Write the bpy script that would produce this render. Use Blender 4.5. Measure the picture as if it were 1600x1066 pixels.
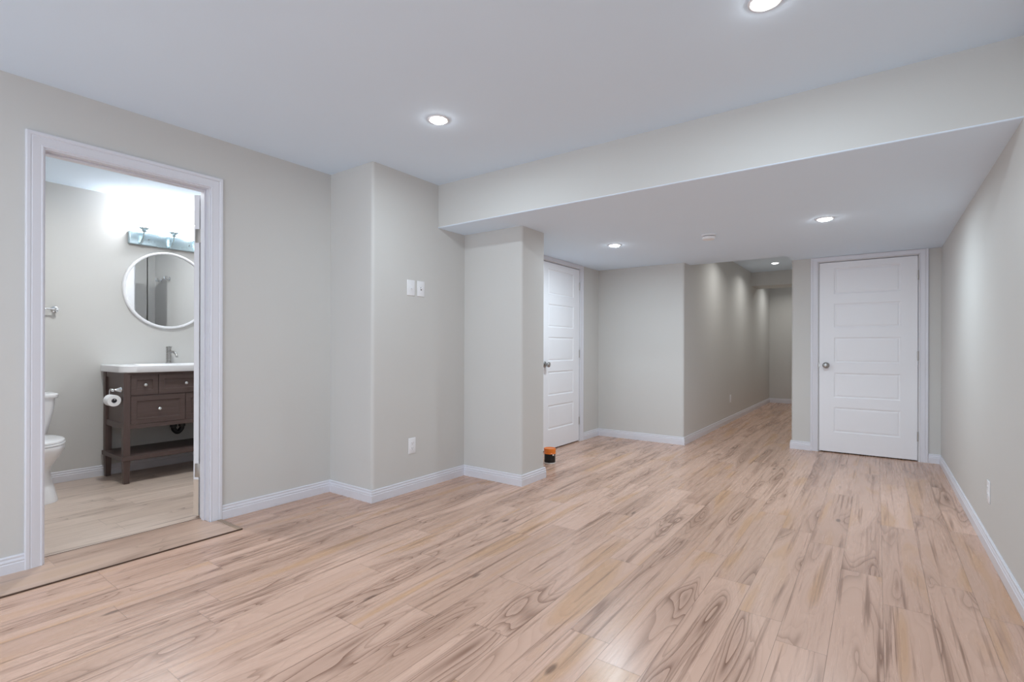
import bpy, bmesh, math, random
from mathutils import Matrix, Vector

for o in list(bpy.data.objects):
    bpy.data.objects.remove(o, do_unlink=True)
SC = bpy.context.scene
COL = SC.collection
PI = math.pi
random.seed(4)

# ------------------------------------------------------------------ camera, world, exposure
FPX = 787.6
cam_d = bpy.data.cameras.new('camera')
cam_d.sensor_fit = 'HORIZONTAL'
cam_d.sensor_width = 36.0
cam_d.lens = FPX / 1600.0 * 36.0
cam_d.shift_y = (542.96 - 533.0) / 1600.0
cam_d.clip_start = 0.02
cam = bpy.data.objects.new('camera', cam_d)
COL.objects.link(cam)
CAM_H = 1.1209
cam.matrix_world = (Matrix.Translation((0, 0, CAM_H)) @ Matrix.Rotation(0.6272, 4, 'Z')
                    @ Matrix.Rotation(PI / 2, 4, 'X') @ Matrix.Rotation(0.0028, 4, 'Z'))
SC.camera = cam

world = bpy.data.worlds.new('added ambient fill through the unmodelled room end')  # even ambient fill added to lift the room, no known source behind it
SC.world = world
world.use_nodes = True
WORLD_STRENGTH = 2.95
world.node_tree.nodes['Background'].inputs[0].default_value = (0.87, 0.98, 1.10, 1)
world.node_tree.nodes['Background'].inputs[1].default_value = WORLD_STRENGTH

SC.view_settings.view_transform = 'Standard'
SC.view_settings.look = 'None'
SC.view_settings.gamma = 1.0
SC.view_settings.use_curve_mapping = False
SC.view_settings.exposure = -0.19
SC.cycles.use_denoising = True
SC.cycles.max_bounces = 14
SC.cycles.diffuse_bounces = 8
SC.cycles.sample_clamp_indirect = 6.0
SC.cycles.caustics_reflective = False
SC.cycles.caustics_refractive = False

BATH_W = 19.0
MAIN_W, SOFFIT_W, HALL_W, VANITY_E = 9.3, 15.2, 5.6, 40.0

# ------------------------------------------------------------------ measured plan (metres, camera above the origin)
XA, XB, XC, XD = -3.4408, -2.9381, -2.3226, -2.888      # left walls: bathroom wall, switch wall, pillar, alcove door wall
XF, XH, XR = -1.8057, -0.7776, 0.5017                   # hallway left, hallway right, right wall
YJ1, YJ2, YP, YE = 2.3432, 3.3393, 3.6812, 5.8679       # jog, pillar front, pillar back, alcove back wall
YG, YI, YB, YHD, YS = 11.54, 6.402, 3.0126, 9.7126, 6.09
ZC, ZS, ZHD = 2.4566, 2.1036, 2.2145
YBACK = -2.6
XK, YBR, YBL = -5.44, 2.47, -0.45                       # bathroom back wall, right end, left end
WT = 0.125
XAI = XA - WT                                           # bathroom face of the doorway wall

# ------------------------------------------------------------------ node helpers and materials
def newmat(name):
    m = bpy.data.materials.new(name)
    m.use_nodes = True
    nt = m.node_tree
    return m, nt, nt.nodes['Principled BSDF']

def nd(nt, typ, **kw):
    n = nt.nodes.new(typ)
    for k, v in kw.items():
        setattr(n, k, v)
    return n

def math_n(nt, op, a, b=None, c=None):
    n = nt.nodes.new('ShaderNodeMath')
    n.operation = op
    for i, v in enumerate((a, b, c)):
        if v is None:
            continue
        if isinstance(v, (int, float)):
            n.inputs[i].default_value = v
        else:
            nt.links.new(v, n.inputs[i])
    return n.outputs[0]

def mix_n(nt, fac, a, b):
    n = nt.nodes.new('ShaderNodeMix')
    n.data_type = 'RGBA'
    for sock, v in ((n.inputs[0], fac), (n.inputs[6], a), (n.inputs[7], b)):
        if isinstance(v, (int, float)):
            sock.default_value = v
        elif isinstance(v, tuple):
            sock.default_value = (*v, 1)
        else:
            nt.links.new(v, sock)
    return n.outputs[2]

def paint(name, col, rough=0.6, bump=0.0, bscale=220.0, spec=0.3, vary=0.015):
    m, nt, b = newmat(name)
    tc = nd(nt, 'ShaderNodeTexCoord')
    n = nd(nt, 'ShaderNodeTexNoise')
    n.inputs['Scale'].default_value = 1.7
    n.inputs['Detail'].default_value = 3
    nt.links.new(tc.outputs['Object'], n.inputs['Vector'])
    lo = tuple(max(0, c * (1 - vary)) for c in col)
    hi = tuple(min(1, c * (1 + vary)) for c in col)
    nt.links.new(mix_n(nt, n.outputs['Fac'], lo, hi), b.inputs['Base Color'])
    b.inputs['Roughness'].default_value = rough
    b.inputs['Specular IOR Level'].default_value = spec
    if bump > 0:
        n2 = nd(nt, 'ShaderNodeTexNoise')
        n2.inputs['Scale'].default_value = bscale
        n2.inputs['Detail'].default_value = 2
        nt.links.new(tc.outputs['Object'], n2.inputs['Vector'])
        bp = nd(nt, 'ShaderNodeBump')
        bp.inputs['Strength'].default_value = bump
        bp.inputs['Distance'].default_value = 0.0015
        nt.links.new(n2.outputs['Fac'], bp.inputs['Height'])
        nt.links.new(bp.outputs['Normal'], b.inputs['Normal'])
    return m

def metal(name, col, rough):
    m, nt, b = newmat(name)
    tc = nd(nt, 'ShaderNodeTexCoord')
    n = nd(nt, 'ShaderNodeTexNoise')
    n.inputs['Scale'].default_value = 60
    nt.links.new(tc.outputs['Object'], n.inputs['Vector'])
    b.inputs['Metallic'].default_value = 1.0
    b.inputs['Base Color'].default_value = (*col, 1)
    nt.links.new(math_n(nt, 'MULTIPLY_ADD', n.outputs['Fac'], 0.08, rough), b.inputs['Roughness'])
    return m

def emitter(name, col, strength):
    m, nt, b = newmat(name)
    b.inputs['Base Color'].default_value = (0.9, 0.9, 0.9, 1)
    b.inputs['Emission Color'].default_value = (*col, 1)
    b.inputs['Emission Strength'].default_value = strength
    return m

def planks(name, light, mid, dark, warm, width, length, x0, rough, streak=1.0, seam=0.55):
    """printed plank floor, boards running along Y"""
    m, nt, b = newmat(name)
    L = nt.links.new
    tc = nd(nt, 'ShaderNodeTexCoord')
    sp = nd(nt, 'ShaderNodeSeparateXYZ')
    L(tc.outputs['Object'], sp.inputs[0])
    X, Y = sp.outputs[0], sp.outputs[1]
    px = math_n(nt, 'DIVIDE', math_n(nt, 'SUBTRACT', X, x0), width)
    row = math_n(nt, 'FLOOR', px)
    fx = math_n(nt, 'FRACT', px)
    wn1 = nd(nt, 'ShaderNodeTexWhiteNoise', noise_dimensions='1D')
    L(row, wn1.inputs['W'])
    py = math_n(nt, 'ADD', math_n(nt, 'DIVIDE', Y, length), math_n(nt, 'MULTIPLY', wn1.outputs['Value'], 3.0))
    colm = math_n(nt, 'FLOOR', py)
    fy = math_n(nt, 'FRACT', py)
    cv = nd(nt, 'ShaderNodeCombineXYZ')
    L(row, cv.inputs[0]); L(colm, cv.inputs[1])
    wn2 = nd(nt, 'ShaderNodeTexWhiteNoise', noise_dimensions='3D')
    L(cv.outputs[0], wn2.inputs['Vector'])
    rs = nd(nt, 'ShaderNodeSeparateColor')
    L(wn2.outputs['Color'], rs.inputs[0])
    r1, r2, r3 = rs.outputs[0], rs.outputs[1], rs.outputs[2]
    # low frequency field whose contour lines are the growth rings of the board
    gv = nd(nt, 'ShaderNodeCombineXYZ')
    L(math_n(nt, 'MULTIPLY_ADD', X, 7.0, math_n(nt, 'MULTIPLY', r1, 90.0)), gv.inputs[0])
    L(math_n(nt, 'MULTIPLY_ADD', Y, 0.95, math_n(nt, 'MULTIPLY', r2, 60.0)), gv.inputs[1])
    L(math_n(nt, 'MULTIPLY', r3, 40.0), gv.inputs[2])
    n1 = nd(nt, 'ShaderNodeTexNoise')
    n1.inputs['Scale'].default_value = 1.0
    n1.inputs['Detail'].default_value = 1.6
    n1.inputs['Roughness'].default_value = 0.45
    n1.inputs['Distortion'].default_value = 0.5
    L(gv.outputs[0], n1.inputs['Vector'])
    field = n1.outputs['Fac']
    rings = math_n(nt, 'FRACT', math_n(nt, 'MULTIPLY', field, 19.0))
    rings = math_n(nt, 'POWER', rings, 3.2)
    # heartwood patches: where the field is high the board is darker and its rings show
    hw = nd(nt, 'ShaderNodeMapRange', interpolation_type='SMOOTHSTEP')
    hw.inputs['From Min'].default_value = 0.5
    hw.inputs['From Max'].default_value = 0.66
    L(field, hw.inputs['Value'])
    heart = hw.outputs[0]
    # medium streaks, long along the board
    sv = nd(nt, 'ShaderNodeCombineXYZ')
    L(math_n(nt, 'MULTIPLY_ADD', X, 42.0, math_n(nt, 'MULTIPLY', r2, 70.0)), sv.inputs[0])
    L(math_n(nt, 'MULTIPLY_ADD', Y, 0.9, math_n(nt, 'MULTIPLY', r3, 50.0)), sv.inputs[1])
    n2 = nd(nt, 'ShaderNodeTexNoise')
    n2.inputs['Scale'].default_value = 1.0
    n2.inputs['Detail'].default_value = 5
    n2.inputs['Roughness'].default_value = 0.6
    n2.inputs['Distortion'].default_value = 0.35
    L(sv.outputs[0], n2.inputs['Vector'])
    st = nd(nt, 'ShaderNodeMapRange', interpolation_type='SMOOTHSTEP')
    st.inputs['From Min'].default_value = 0.53
    st.inputs['From Max'].default_value = 0.72
    L(n2.outputs['Fac'], st.inputs['Value'])
    # fine pores
    fv = nd(nt, 'ShaderNodeCombineXYZ')
    L(math_n(nt, 'MULTIPLY', X, 150.0), fv.inputs[0])
    L(math_n(nt, 'MULTIPLY_ADD', Y, 5.0, math_n(nt, 'MULTIPLY', r1, 30.0)), fv.inputs[1])
    n3 = nd(nt, 'ShaderNodeTexNoise')
    n3.inputs['Scale'].default_value = 1.0
    n3.inputs['Detail'].default_value = 3
    L(fv.outputs[0], n3.inputs['Vector'])
    # knots
    kv = nd(nt, 'ShaderNodeCombineXYZ')
    L(math_n(nt, 'MULTIPLY_ADD', X, 4.5, math_n(nt, 'MULTIPLY', r3, 33.0)), kv.inputs[0])
    L(math_n(nt, 'MULTIPLY_ADD', Y, 1.6, math_n(nt, 'MULTIPLY', r1, 21.0)), kv.inputs[1])
    vo = nd(nt, 'ShaderNodeTexVoronoi')
    vo.inputs['Scale'].default_value = 1.0
    L(kv.outputs[0], vo.inputs['Vector'])
    kn = nd(nt, 'ShaderNodeMapRange', interpolation_type='SMOOTHSTEP')
    kn.inputs['From Min'].default_value = 0.085
    kn.inputs['From Max'].default_value = 0.03
    kn.inputs['To Min'].default_value = 0.0
    kn.inputs['To Max'].default_value = 1.0
    L(vo.outputs['Distance'], kn.inputs['Value'])
    # colour
    c = mix_n(nt, math_n(nt, 'MULTIPLY', r3, 1.0), light, mid)
    wf = nd(nt, 'ShaderNodeMapRange', interpolation_type='SMOOTHSTEP')
    wf.inputs['From Min'].default_value = 0.44
    wf.inputs['From Max'].default_value = 0.30
    wf.inputs['To Min'].default_value = 0.0
    wf.inputs['To Max'].default_value = 0.75
    L(field, wf.inputs['Value'])
    c = mix_n(nt, wf.outputs[0], c, warm)
    c = mix_n(nt, math_n(nt, 'MULTIPLY', n3.outputs['Fac'], 0.22), c, mid)
    c = mix_n(nt, math_n(nt, 'MULTIPLY', st.outputs[0], 0.85 * streak), c, dark)
    ringf = math_n(nt, 'MULTIPLY', rings, math_n(nt, 'MULTIPLY_ADD', heart, 0.70, 0.13))
    c = mix_n(nt, math_n(nt, 'MULTIPLY', math_n(nt, 'ADD', ringf, math_n(nt, 'MULTIPLY', heart, 0.24)), streak), c, dark)
    c = mix_n(nt, math_n(nt, 'MULTIPLY', kn.outputs[0], 0.7 * streak), c, tuple(v * 0.4 for v in dark))
    # seams
    ex = math_n(nt, 'MULTIPLY', math_n(nt, 'MINIMUM', fx, math_n(nt, 'SUBTRACT', 1.0, fx)), width)
    ey = math_n(nt, 'MULTIPLY', math_n(nt, 'MINIMUM', fy, math_n(nt, 'SUBTRACT', 1.0, fy)), length)
    e = math_n(nt, 'MINIMUM', ex, ey)
    sm = nd(nt, 'ShaderNodeMapRange', interpolation_type='SMOOTHSTEP')
    sm.inputs['From Min'].default_value = 0.0004
    sm.inputs['From Max'].default_value = 0.0016
    sm.inputs['To Min'].default_value = seam
    sm.inputs['To Max'].default_value = 0.0
    L(e, sm.inputs['Value'])
    c = mix_n(nt, sm.outputs[0], c, tuple(v * 0.35 for v in dark))
    L(c, b.inputs['Base Color'])
    L(math_n(nt, 'MULTIPLY_ADD', n2.outputs['Fac'], 0.10, rough), b.inputs['Roughness'])
    b.inputs['Specular IOR Level'].default_value = 0.42
    bp = nd(nt, 'ShaderNodeBump')
    bp.inputs['Strength'].default_value = 0.25
    bp.inputs['Distance'].default_value = 0.0006
    L(math_n(nt, 'SUBTRACT', math_n(nt, 'MULTIPLY', n3.outputs['Fac'], 0.25), sm.outputs[0]), bp.inputs['Height'])
    L(bp.outputs['Normal'], b.inputs['Normal'])
    return m

def wood_stain(name, base, hi, axis=2):
    m, nt, b = newmat(name)
    L = nt.links.new
    tc = nd(nt, 'ShaderNodeTexCoord')
    mp = nd(nt, 'ShaderNodeMapping')
    s = [70, 70, 70]
    s[axis] = 5
    mp.inputs['Scale'].default_value = s
    L(tc.outputs['Object'], mp.inputs['Vector'])
    n = nd(nt, 'ShaderNodeTexNoise')
    n.inputs['Scale'].default_value = 1
    n.inputs['Detail'].default_value = 4
    L(mp.outputs[0], n.inputs['Vector'])
    L(mix_n(nt, n.outputs['Fac'], base, hi), b.inputs['Base Color'])
    b.inputs['Roughness'].default_value = 0.42
    b.inputs['Specular IOR Level'].default_value = 0.4
    return m

M = {}
M['wall'] = paint('greige eggshell wall paint', (0.62, 0.61, 0.59), 0.62, bump=0.10, bscale=260, spec=0.25)
M['bathwall'] = M['wall']
M['ceiling'] = paint('flat cool white ceiling paint', (0.755, 0.87, 0.995), 0.85, bump=0.06, bscale=180, spec=0.12)
M['trim'] = paint('semi gloss white trim paint', (0.72, 0.72, 0.77), 0.34, spec=0.45, vary=0.02)
M['door'] = paint('satin white door paint', (0.85, 0.85, 0.88), 0.40, spec=0.4, vary=0.01)
M['raw'] = paint('bare primed pine edge', (0.70, 0.58, 0.48), 0.7, vary=0.06)
M['plastic'] = paint('white switch plate plastic', (0.84, 0.84, 0.86), 0.3, spec=0.5)
M['slot'] = paint('dark outlet slot', (0.10, 0.10, 0.11), 0.6)
M['floor'] = planks('laminate plank floor', (0.69, 0.455, 0.35), (0.55, 0.35, 0.26), (0.245, 0.130, 0.086), (0.57, 0.33, 0.18),
                    0.168, 1.22, 0.022, 0.22)
M['bathfloor'] = planks('greyed plank bathroom floor', (0.69, 0.56, 0.475), (0.60, 0.475, 0.395), (0.29, 0.205, 0.16), (0.56, 0.44, 0.36),
                        0.18, 1.22, 0.05, 0.30, streak=0.9, seam=0.4)
M['threshold'] = planks('laminate threshold plank', (0.58, 0.41, 0.32), (0.50, 0.34, 0.26), (0.28, 0.175, 0.125), (0.52, 0.34, 0.22),
                        0.2, 1.4, -3.36, 0.25, streak=0.8, seam=0.3)
M['stripwood'] = paint('tan transition strip', (0.36, 0.25, 0.175), 0.35, vary=0.05)
M['edge'] = paint('dark brown edge shadow and seam', (0.085, 0.048, 0.032), 0.5, vary=0.1)  # shadow line along the raised board edge painted in, also the inner seam
M['espresso'] = wood_stain('espresso stained wood', (0.078, 0.052, 0.046), (0.130, 0.090, 0.082))
M['espresso_h'] = wood_stain('espresso stained wood lying', (0.078, 0.052, 0.046), (0.130, 0.090, 0.082), axis=1)
M['porcelain'] = paint('glazed white porcelain', (0.86, 0.86, 0.88), 0.12, spec=0.6, vary=0.005)
M['solid'] = paint('white cast sink top', (0.86, 0.86, 0.88), 0.18, spec=0.5, vary=0.005)
M['chrome'] = metal('polished chrome', (0.80, 0.81, 0.83), 0.08)
M['nickel'] = metal('brushed nickel', (0.42, 0.41, 0.40), 0.24)
M['hinge'] = metal('satin nickel hinge', (0.50, 0.47, 0.44), 0.36)
M['bluechrome'] = metal('brushed blue tinted chrome plate', (0.55, 0.68, 0.74), 0.22)
M['paper'] = paint('white tissue paper', (0.86, 0.86, 0.87), 0.9, bump=0.2, bscale=90)
M['card'] = paint('grey cardboard core', (0.22, 0.22, 0.25), 0.85)
M['orange'] = paint('orange plastic lid', (0.85, 0.21, 0.02), 0.35, spec=0.5)
M['black'] = paint('black plastic', (0.012, 0.012, 0.013), 0.35, spec=0.4)
M['tubwhite'] = paint('white plastic rim', (0.78, 0.76, 0.72), 0.4)
M['frame'] = paint('white lacquered mirror frame', (0.85, 0.85, 0.87), 0.3, spec=0.4)
M['mirror'] = metal('silvered mirror glass', (0.88, 0.89, 0.90), -0.03)
M['lens'] = emitter('lit downlight lens', (0.95, 1.0, 1.04), 70.0)
M['halllens'] = emitter('lit hallway downlight lens', (0.97, 1.0, 1.02), 8.0)
M['shade'] = emitter('lit frosted glass shade', (0.99, 1.0, 1.01), VANITY_E)
M['halo'] = paint('downlight trim ring', (0.84, 0.84, 0.87), 0.4)

# ------------------------------------------------------------------ mesh helpers
def link(o, parent=None):
    COL.objects.link(o)
    if parent is not None:
        o.parent = parent
    return o

def obj(name, bm, mat, parent=None, smooth=None, loc=None):
    bmesh.ops.recalc_face_normals(bm, faces=bm.faces)
    me = bpy.data.meshes.new(name)
    bm.to_mesh(me)
    bm.free()
    mats = mat if isinstance(mat, (list, tuple)) else [mat]
    for m in mats:
        me.materials.append(m)
    if smooth is not None:
        for p in me.polygons:
            p.use_smooth = True
        me.set_sharp_from_angle(angle=math.radians(smooth))
    o = bpy.data.objects.new(name, me)
    if loc is not None:
        o.location = loc
    return link(o, parent)

def empty(name, loc=(0, 0, 0), rz=0.0):
    o = bpy.data.objects.new(name, None)
    o.empty_display_size = 0.1
    o.location = loc
    o.rotation_euler = (0, 0, rz)
    return link(o)

def tag(o, label, cat, group=None, kind=None):
    o['label'] = label
    o['category'] = cat
    if group:
        o['group'] = group
    if kind:
        o['kind'] = kind
    return o

def struct(o, label, cat):
    return tag(o, label, cat, kind='structure')

def copy_tree(o, parent=None):
    c = o.copy()
    COL.objects.link(c)
    if parent is not None:
        c.parent = parent
    for ch in list(o.children):
        copy_tree(ch, c)
    return c

def add_box(bm, x0, x1, y0, y1, z0, z1, bev=0.0, seg=2, midx=0):
    r = bmesh.ops.create_cube(bm, size=1.0)
    vs = r['verts']
    for v in vs:
        v.co = Vector(((x0 + x1) / 2 + v.co.x * (x1 - x0), (y0 + y1) / 2 + v.co.y * (y1 - y0), (z0 + z1) / 2 + v.co.z * (z1 - z0)))
    fs = set(f for v in vs for f in v.link_faces)
    for f in fs:
        f.material_index = midx
    if bev > 0:
        es = list(set(e for v in vs for e in v.link_edges))
        bmesh.ops.bevel(bm, geom=es, offset=bev, segments=seg, affect='EDGES', profile=0.5)

def box(x0, x1, y0, y1, z0, z1, bev=0.0, seg=2):
    bm = bmesh.new()
    add_box(bm, x0, x1, y0, y1, z0, z1, bev, seg)
    return bm

def fillet(poly, rad):
    """round the listed corners of a 2-D polygon; rad: {index: radius}"""
    out = []
    n = len(poly)
    for i, p in enumerate(poly):
        r = rad.get(i, 0)
        if r <= 0:
            out.append(p)
            continue
        p = Vector(p)
        a = (Vector(poly[i - 1]) - p).normalized()
        b = (Vector(poly[(i + 1) % n]) - p).normalized()
        p0, p1 = p + a * r, p + b * r
        c = p + a * r + b * r
        k = 7
        a0 = math.atan2(p0.y - c.y, p0.x - c.x)
        a1 = math.atan2(p1.y - c.y, p1.x - c.x)
        while a1 - a0 > PI: a1 -= 2 * PI
        while a1 - a0 < -PI: a1 += 2 * PI
        for j in range(k + 1):
            t = a0 + (a1 - a0) * j / k
            out.append((c.x + r * math.cos(t), c.y + r * math.sin(t)))
    return out

def prism(poly, z0, z1, rad=None, axis='z'):
    """extrude a polygon; axis 'z': poly is (x,y); axis 'x': poly is (y,z) extruded from x=z0 to z1"""
    bm = bmesh.new()
    pts = fillet(poly, rad or {})
    def mk(p, h):
        return (p[0], p[1], h) if axis == 'z' else (h, p[0], p[1])
    lo = [bm.verts.new(mk(p, z0)) for p in pts]
    hi = [bm.verts.new(mk(p, z1)) for p in pts]
    n = len(pts)
    for i in range(n):
        j = (i + 1) % n
        bm.faces.new((lo[i], lo[j], hi[j], hi[i]))
    bm.faces.new(lo)
    bm.faces.new(hi)
    return bm

def loft(rings, close=True, cap=True):
    bm = bmesh.new()
    vr = [[bm.verts.new(p) for p in r] for r in rings]
    n = len(rings[0])
    for a, b in zip(vr, vr[1:]):
        for i in range(n if close else n - 1):
            j = (i + 1) % n
            bm.faces.new((a[i], a[j], b[j], b[i]))
    if cap:
        bm.faces.new(vr[0])
        bm.faces.new(vr[-1])
    return bm

def lathe(bm, prof, mat=None, seg=28):
    """prof: (radius, height) along local z; mat places it"""
    mat = mat or Matrix.Identity(4)
    rings = []
    for r, z in prof:
        if r < 1e-6:
            rings.append([bm.verts.new(mat @ Vector((0, 0, z)))])
        else:
            rings.append([bm.verts.new(mat @ Vector((r * math.cos(2 * PI * i / seg), r * math.sin(2 * PI * i / seg), z))) for i in range(seg)])
    for a, b in zip(rings, rings[1:]):
        if len(a) == 1 and len(b) == 1:
            continue
        for i in range(seg):
            j = (i + 1) % seg
            if len(a) == 1:
                bm.faces.new((a[0], b[i], b[j]))
            elif len(b) == 1:
                bm.faces.new((a[i], a[j], b[0]))
            else:
                bm.faces.new((a[i], a[j], b[j], b[i]))
    if len(rings[0]) > 1:
        bm.faces.new(rings[0])
    if len(rings[-1]) > 1:
        bm.faces.new(rings[-1])

def aim(loc, direction):
    """matrix whose local z points along direction"""
    d = Vector(direction).normalized()
    return Matrix.Translation(loc) @ d.to_track_quat('Z', 'Y').to_matrix().to_4x4()

def add_tube(bm, pts, r, seg=12):
    pts = [Vector(p) for p in pts]
    rad = r if isinstance(r, (list, tuple)) else [r] * len(pts)
    rings = []
    for i, p in enumerate(pts):
        d = (pts[min(i + 1, len(pts) - 1)] - pts[max(i - 1, 0)]).normalized()
        q = d.to_track_quat('Z', 'Y')
        rings.append([bm.verts.new(p + q @ Vector((rad[i] * math.cos(2 * PI * k / seg), rad[i] * math.sin(2 * PI * k / seg), 0))) for k in range(seg)])
    for a, b in zip(rings, rings[1:]):
        # match the closest start to avoid twisting
        best = min(range(seg), key=lambda s: sum((a[k].co - b[(k + s) % seg].co).length for k in range(seg)))
        b[:] = b[best:] + b[:best]
        for k in range(seg):
            j = (k + 1) % seg
            bm.faces.new((a[k], a[j], b[j], b[k]))
    bm.faces.new(rings[0])
    bm.faces.new(rings[-1])

def smooth_path(pts, n=6):
    """Catmull-Rom through the points"""
    P = [Vector(p) for p in pts]
    P = [P[0] * 2 - P[1]] + P + [P[-1] * 2 - P[-2]]
    out = []
    for i in range(1, len(P) - 2):
        for k in range(n):
            t = k / n
            a, b, c, d = P[i - 1], P[i], P[i + 1], P[i + 2]
            out.append(0.5 * ((2 * b) + (c - a) * t + (2 * a - 5 * b + 4 * c - d) * t * t + (3 * b - a - 3 * c + d) * t ** 3))
    out.append(P[-2])
    return out

def sweep_floor(path, prof):
    """path: XY polyline along the wall face, room on its LEFT; prof: (offset from wall, z); corners mitred"""
    bm = bmesh.new()
    n = len(path)
    rings = []
    for i, p in enumerate(path):
        p = Vector(p)
        ds = []
        if i > 0: ds.append((p - Vector(path[i - 1])).normalized())
        if i < n - 1: ds.append((Vector(path[i + 1]) - p).normalized())
        ns = [Vector((-d.y, d.x)) for d in ds]
        if len(ns) == 1:
            m = ns[0]
        else:
            m = (ns[0] + ns[1])
            m = m / (1 + ns[0].dot(ns[1]))
        rings.append([bm.verts.new((p.x + m.x * o, p.y + m.y * o, z)) for o, z in prof])
    k = len(prof)
    for a, b in zip(rings, rings[1:]):
        for i in range(k):
            j = (i + 1) % k
            bm.faces.new((a[i], a[j], b[j], b[i]))
    bm.faces.new(rings[0])
    bm.faces.new(rings[-1])
    return bm

BH = 0.090
BASE_PROF = [(0.0, 0.0), (0.0135, 0.0), (0.0135, 0.052), (0.0105, 0.056), (0.0105, 0.0585), (0.0125, 0.062),
             (0.0115, 0.070), (0.0085, 0.0745), (0.0085, 0.077), (0.0095, 0.080), (0.0095, 0.085), (0.006, BH), (0.0, BH)]

def casing(bm, mapf, a0, a1, ztop, w, z0=0.0, ztrim=None):
    """door casing around an opening; a0/a1 inner edges, ztop head inner edge; mapf(a, z, t)->xyz"""
    prof = [(0.0, -0.001), (0.0, 0.008), (0.004, 0.0105), (0.008, 0.0105), (0.011, 0.0085), (0.020, 0.0105), (w - 0.026, 0.0145),
            (w - 0.022, 0.0125), (w - 0.017, 0.0165), (w - 0.005, 0.0175), (w, 0.015), (w, -0.001)]
    rings = []
    for sgn_a, zz, corner in ((-1, z0, 0), (-1, ztop, 1), (1, ztop, 1), (1, z0, 0)):
        base = a0 if sgn_a < 0 else a1
        r = []
        for o, t in prof:
            z = zz + (o if corner else 0)
            if ztrim is not None:
                z = min(z, ztrim)
            r.append(bm.verts.new(mapf(base + sgn_a * o, z, t)))
        rings.append(r)
    k = len(prof)
    for a, b in zip(rings, rings[1:]):
        for i in range(k):
            j = (i + 1) % k
            try:
                bm.faces.new((a[i], a[j], b[j], b[i]))
            except ValueError:
                pass
    bm.faces.new(rings[0])
    bm.faces.new(rings[-1])

# ------------------------------------------------------------------ the shell
RC = 0.022
struct(obj('floor', box(XAI + 0.012, XR + 0.1, YBACK, YG + 0.1, -0.06, 0.0), M['floor']),
       'pinkish tan laminate plank floor running through the main room and hallway', 'floor')
struct(obj('floor_bathroom', box(XK - 0.1, XAI + 0.012, YBL - 0.1, YBR + 0.1, -0.06, -0.001), M['bathfloor']),
       'paler greyish plank floor inside the bathroom', 'floor')

DY0, DY1, DZ = 0.684, 1.465, 2.126         # clear bathroom doorway
bm = bmesh.new()
add_box(bm, XAI, XA, YBACK, DY0 - 0.018, 0, ZC)
add_box(bm, XAI, XA, DY0 - 0.018, DY1 + 0.018, DZ + 0.018, ZC)
add_box(bm, XAI, XA, DY1 + 0.018, YJ1 + 0.05, 0, ZC)
add_box(bm, XAI, XA - 0.03, YJ1 + 0.04, YBR + 0.02, 0, ZC)
struct(obj('wall_left', bm, M['wall']), 'greige left wall around the bathroom doorway', 'wall')

poly = [(XA - 0.05, YJ1), (XB, YJ1), (XB, YJ2 + 0.05), (XB - 0.13, YJ2 + 0.05), (XB - 0.13, YBR + 0.02), (XA - 0.05, YBR + 0.02)]
struct(obj('wall_left_jog', prism(poly, 0, ZC, {1: RC}), M['wall'], smooth=40),
       'greige wall jutting out beside the bathroom, with two switches and an outlet', 'wall')
poly = [(XB - 0.02, YJ2), (XC, YJ2), (XC, YP), (XD - 0.1, YP), (XD - 0.1, YP - 0.05), (XB - 0.02, YP - 0.05)]
struct(obj('wall_pillar', prism(poly, 0, ZC, {1: RC, 2: RC}), M['wall'], smooth=40),
       'greige wall pillar standing out under the low ceiling', 'wall')

LD0, LD1, LDZ = 4.52, 5.362, 2.058         # alcove door opening (y)
bm = bmesh.new()
add_box(bm, XD - 0.12, XD, YP - 0.02, LD0, 0, ZC)
add_box(bm, XD - 0.12, XD, LD0, LD1, LDZ, ZC)
add_box(bm, XD - 0.12, XD, LD1, YE + 0.05, 0, ZC)
add_box(bm, XD - 0.14, XD - 0.12, LD0 - 0.05, LD1 + 0.05, 0, LDZ + 0.05)  # unseen backing added to stop light leaking around the door
struct(obj('wall_alcove_left', bm, M['wall']), 'greige wall around the alcove door behind the pillar', 'wall')

poly = [(XD - 0.1, YE), (XF, YE), (XF, YG + 0.05), (XF - 0.12, YG + 0.05), (XF - 0.12, YE + 0.12), (XD - 0.1, YE + 0.12)]
struct(obj('wall_hall_left', prism(poly, 0, ZC, {1: RC}), M['wall'], smooth=40),
       'greige alcove back wall turning the corner into the hallway', 'wall')
struct(obj('wall_hall_back', box(XF - 0.1, XH + 0.1, YG, YG + 0.1, 0, ZC), M['wall']), 'greige wall closing the far end of the hallway', 'wall')

FD0, FD1, FDZ = -0.517, 0.330, 2.052       # far door opening (x)
poly = [(XH, YI), (FD0, YI), (FD0, YI + 0.12), (XH + 0.12, YI + 0.12), (XH + 0.12, YG + 0.05), (XH, YG + 0.05)]
bm = prism(poly, 0, ZC, {0: RC})
add_box(bm, FD0, FD1, YI, YI + 0.12, FDZ, ZC)
add_box(bm, FD1, XR + 0.05, YI, YI + 0.12, 0, ZC)
add_box(bm, FD0 - 0.05, FD1 + 0.05, YI + 0.12, YI + 0.14, 0, FDZ + 0.05)  # unseen panel added behind the door to block light under it
struct(obj('wall_far', bm, M['wall'], smooth=40), 'greige far wall around the closed white door beside the hallway', 'wall')
struct(obj('wall_right', box(XR, XR + 0.1, YBACK, YI + 0.1, 0, ZC), M['wall']), 'long greige right wall with one outlet', 'wall')

struct(obj('ceiling', box(XAI, XR + 0.1, YBACK, YG + 0.1, ZC, ZC + 0.1), M['ceiling']), 'flat cool white main ceiling with recessed lights', 'ceiling')
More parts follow.
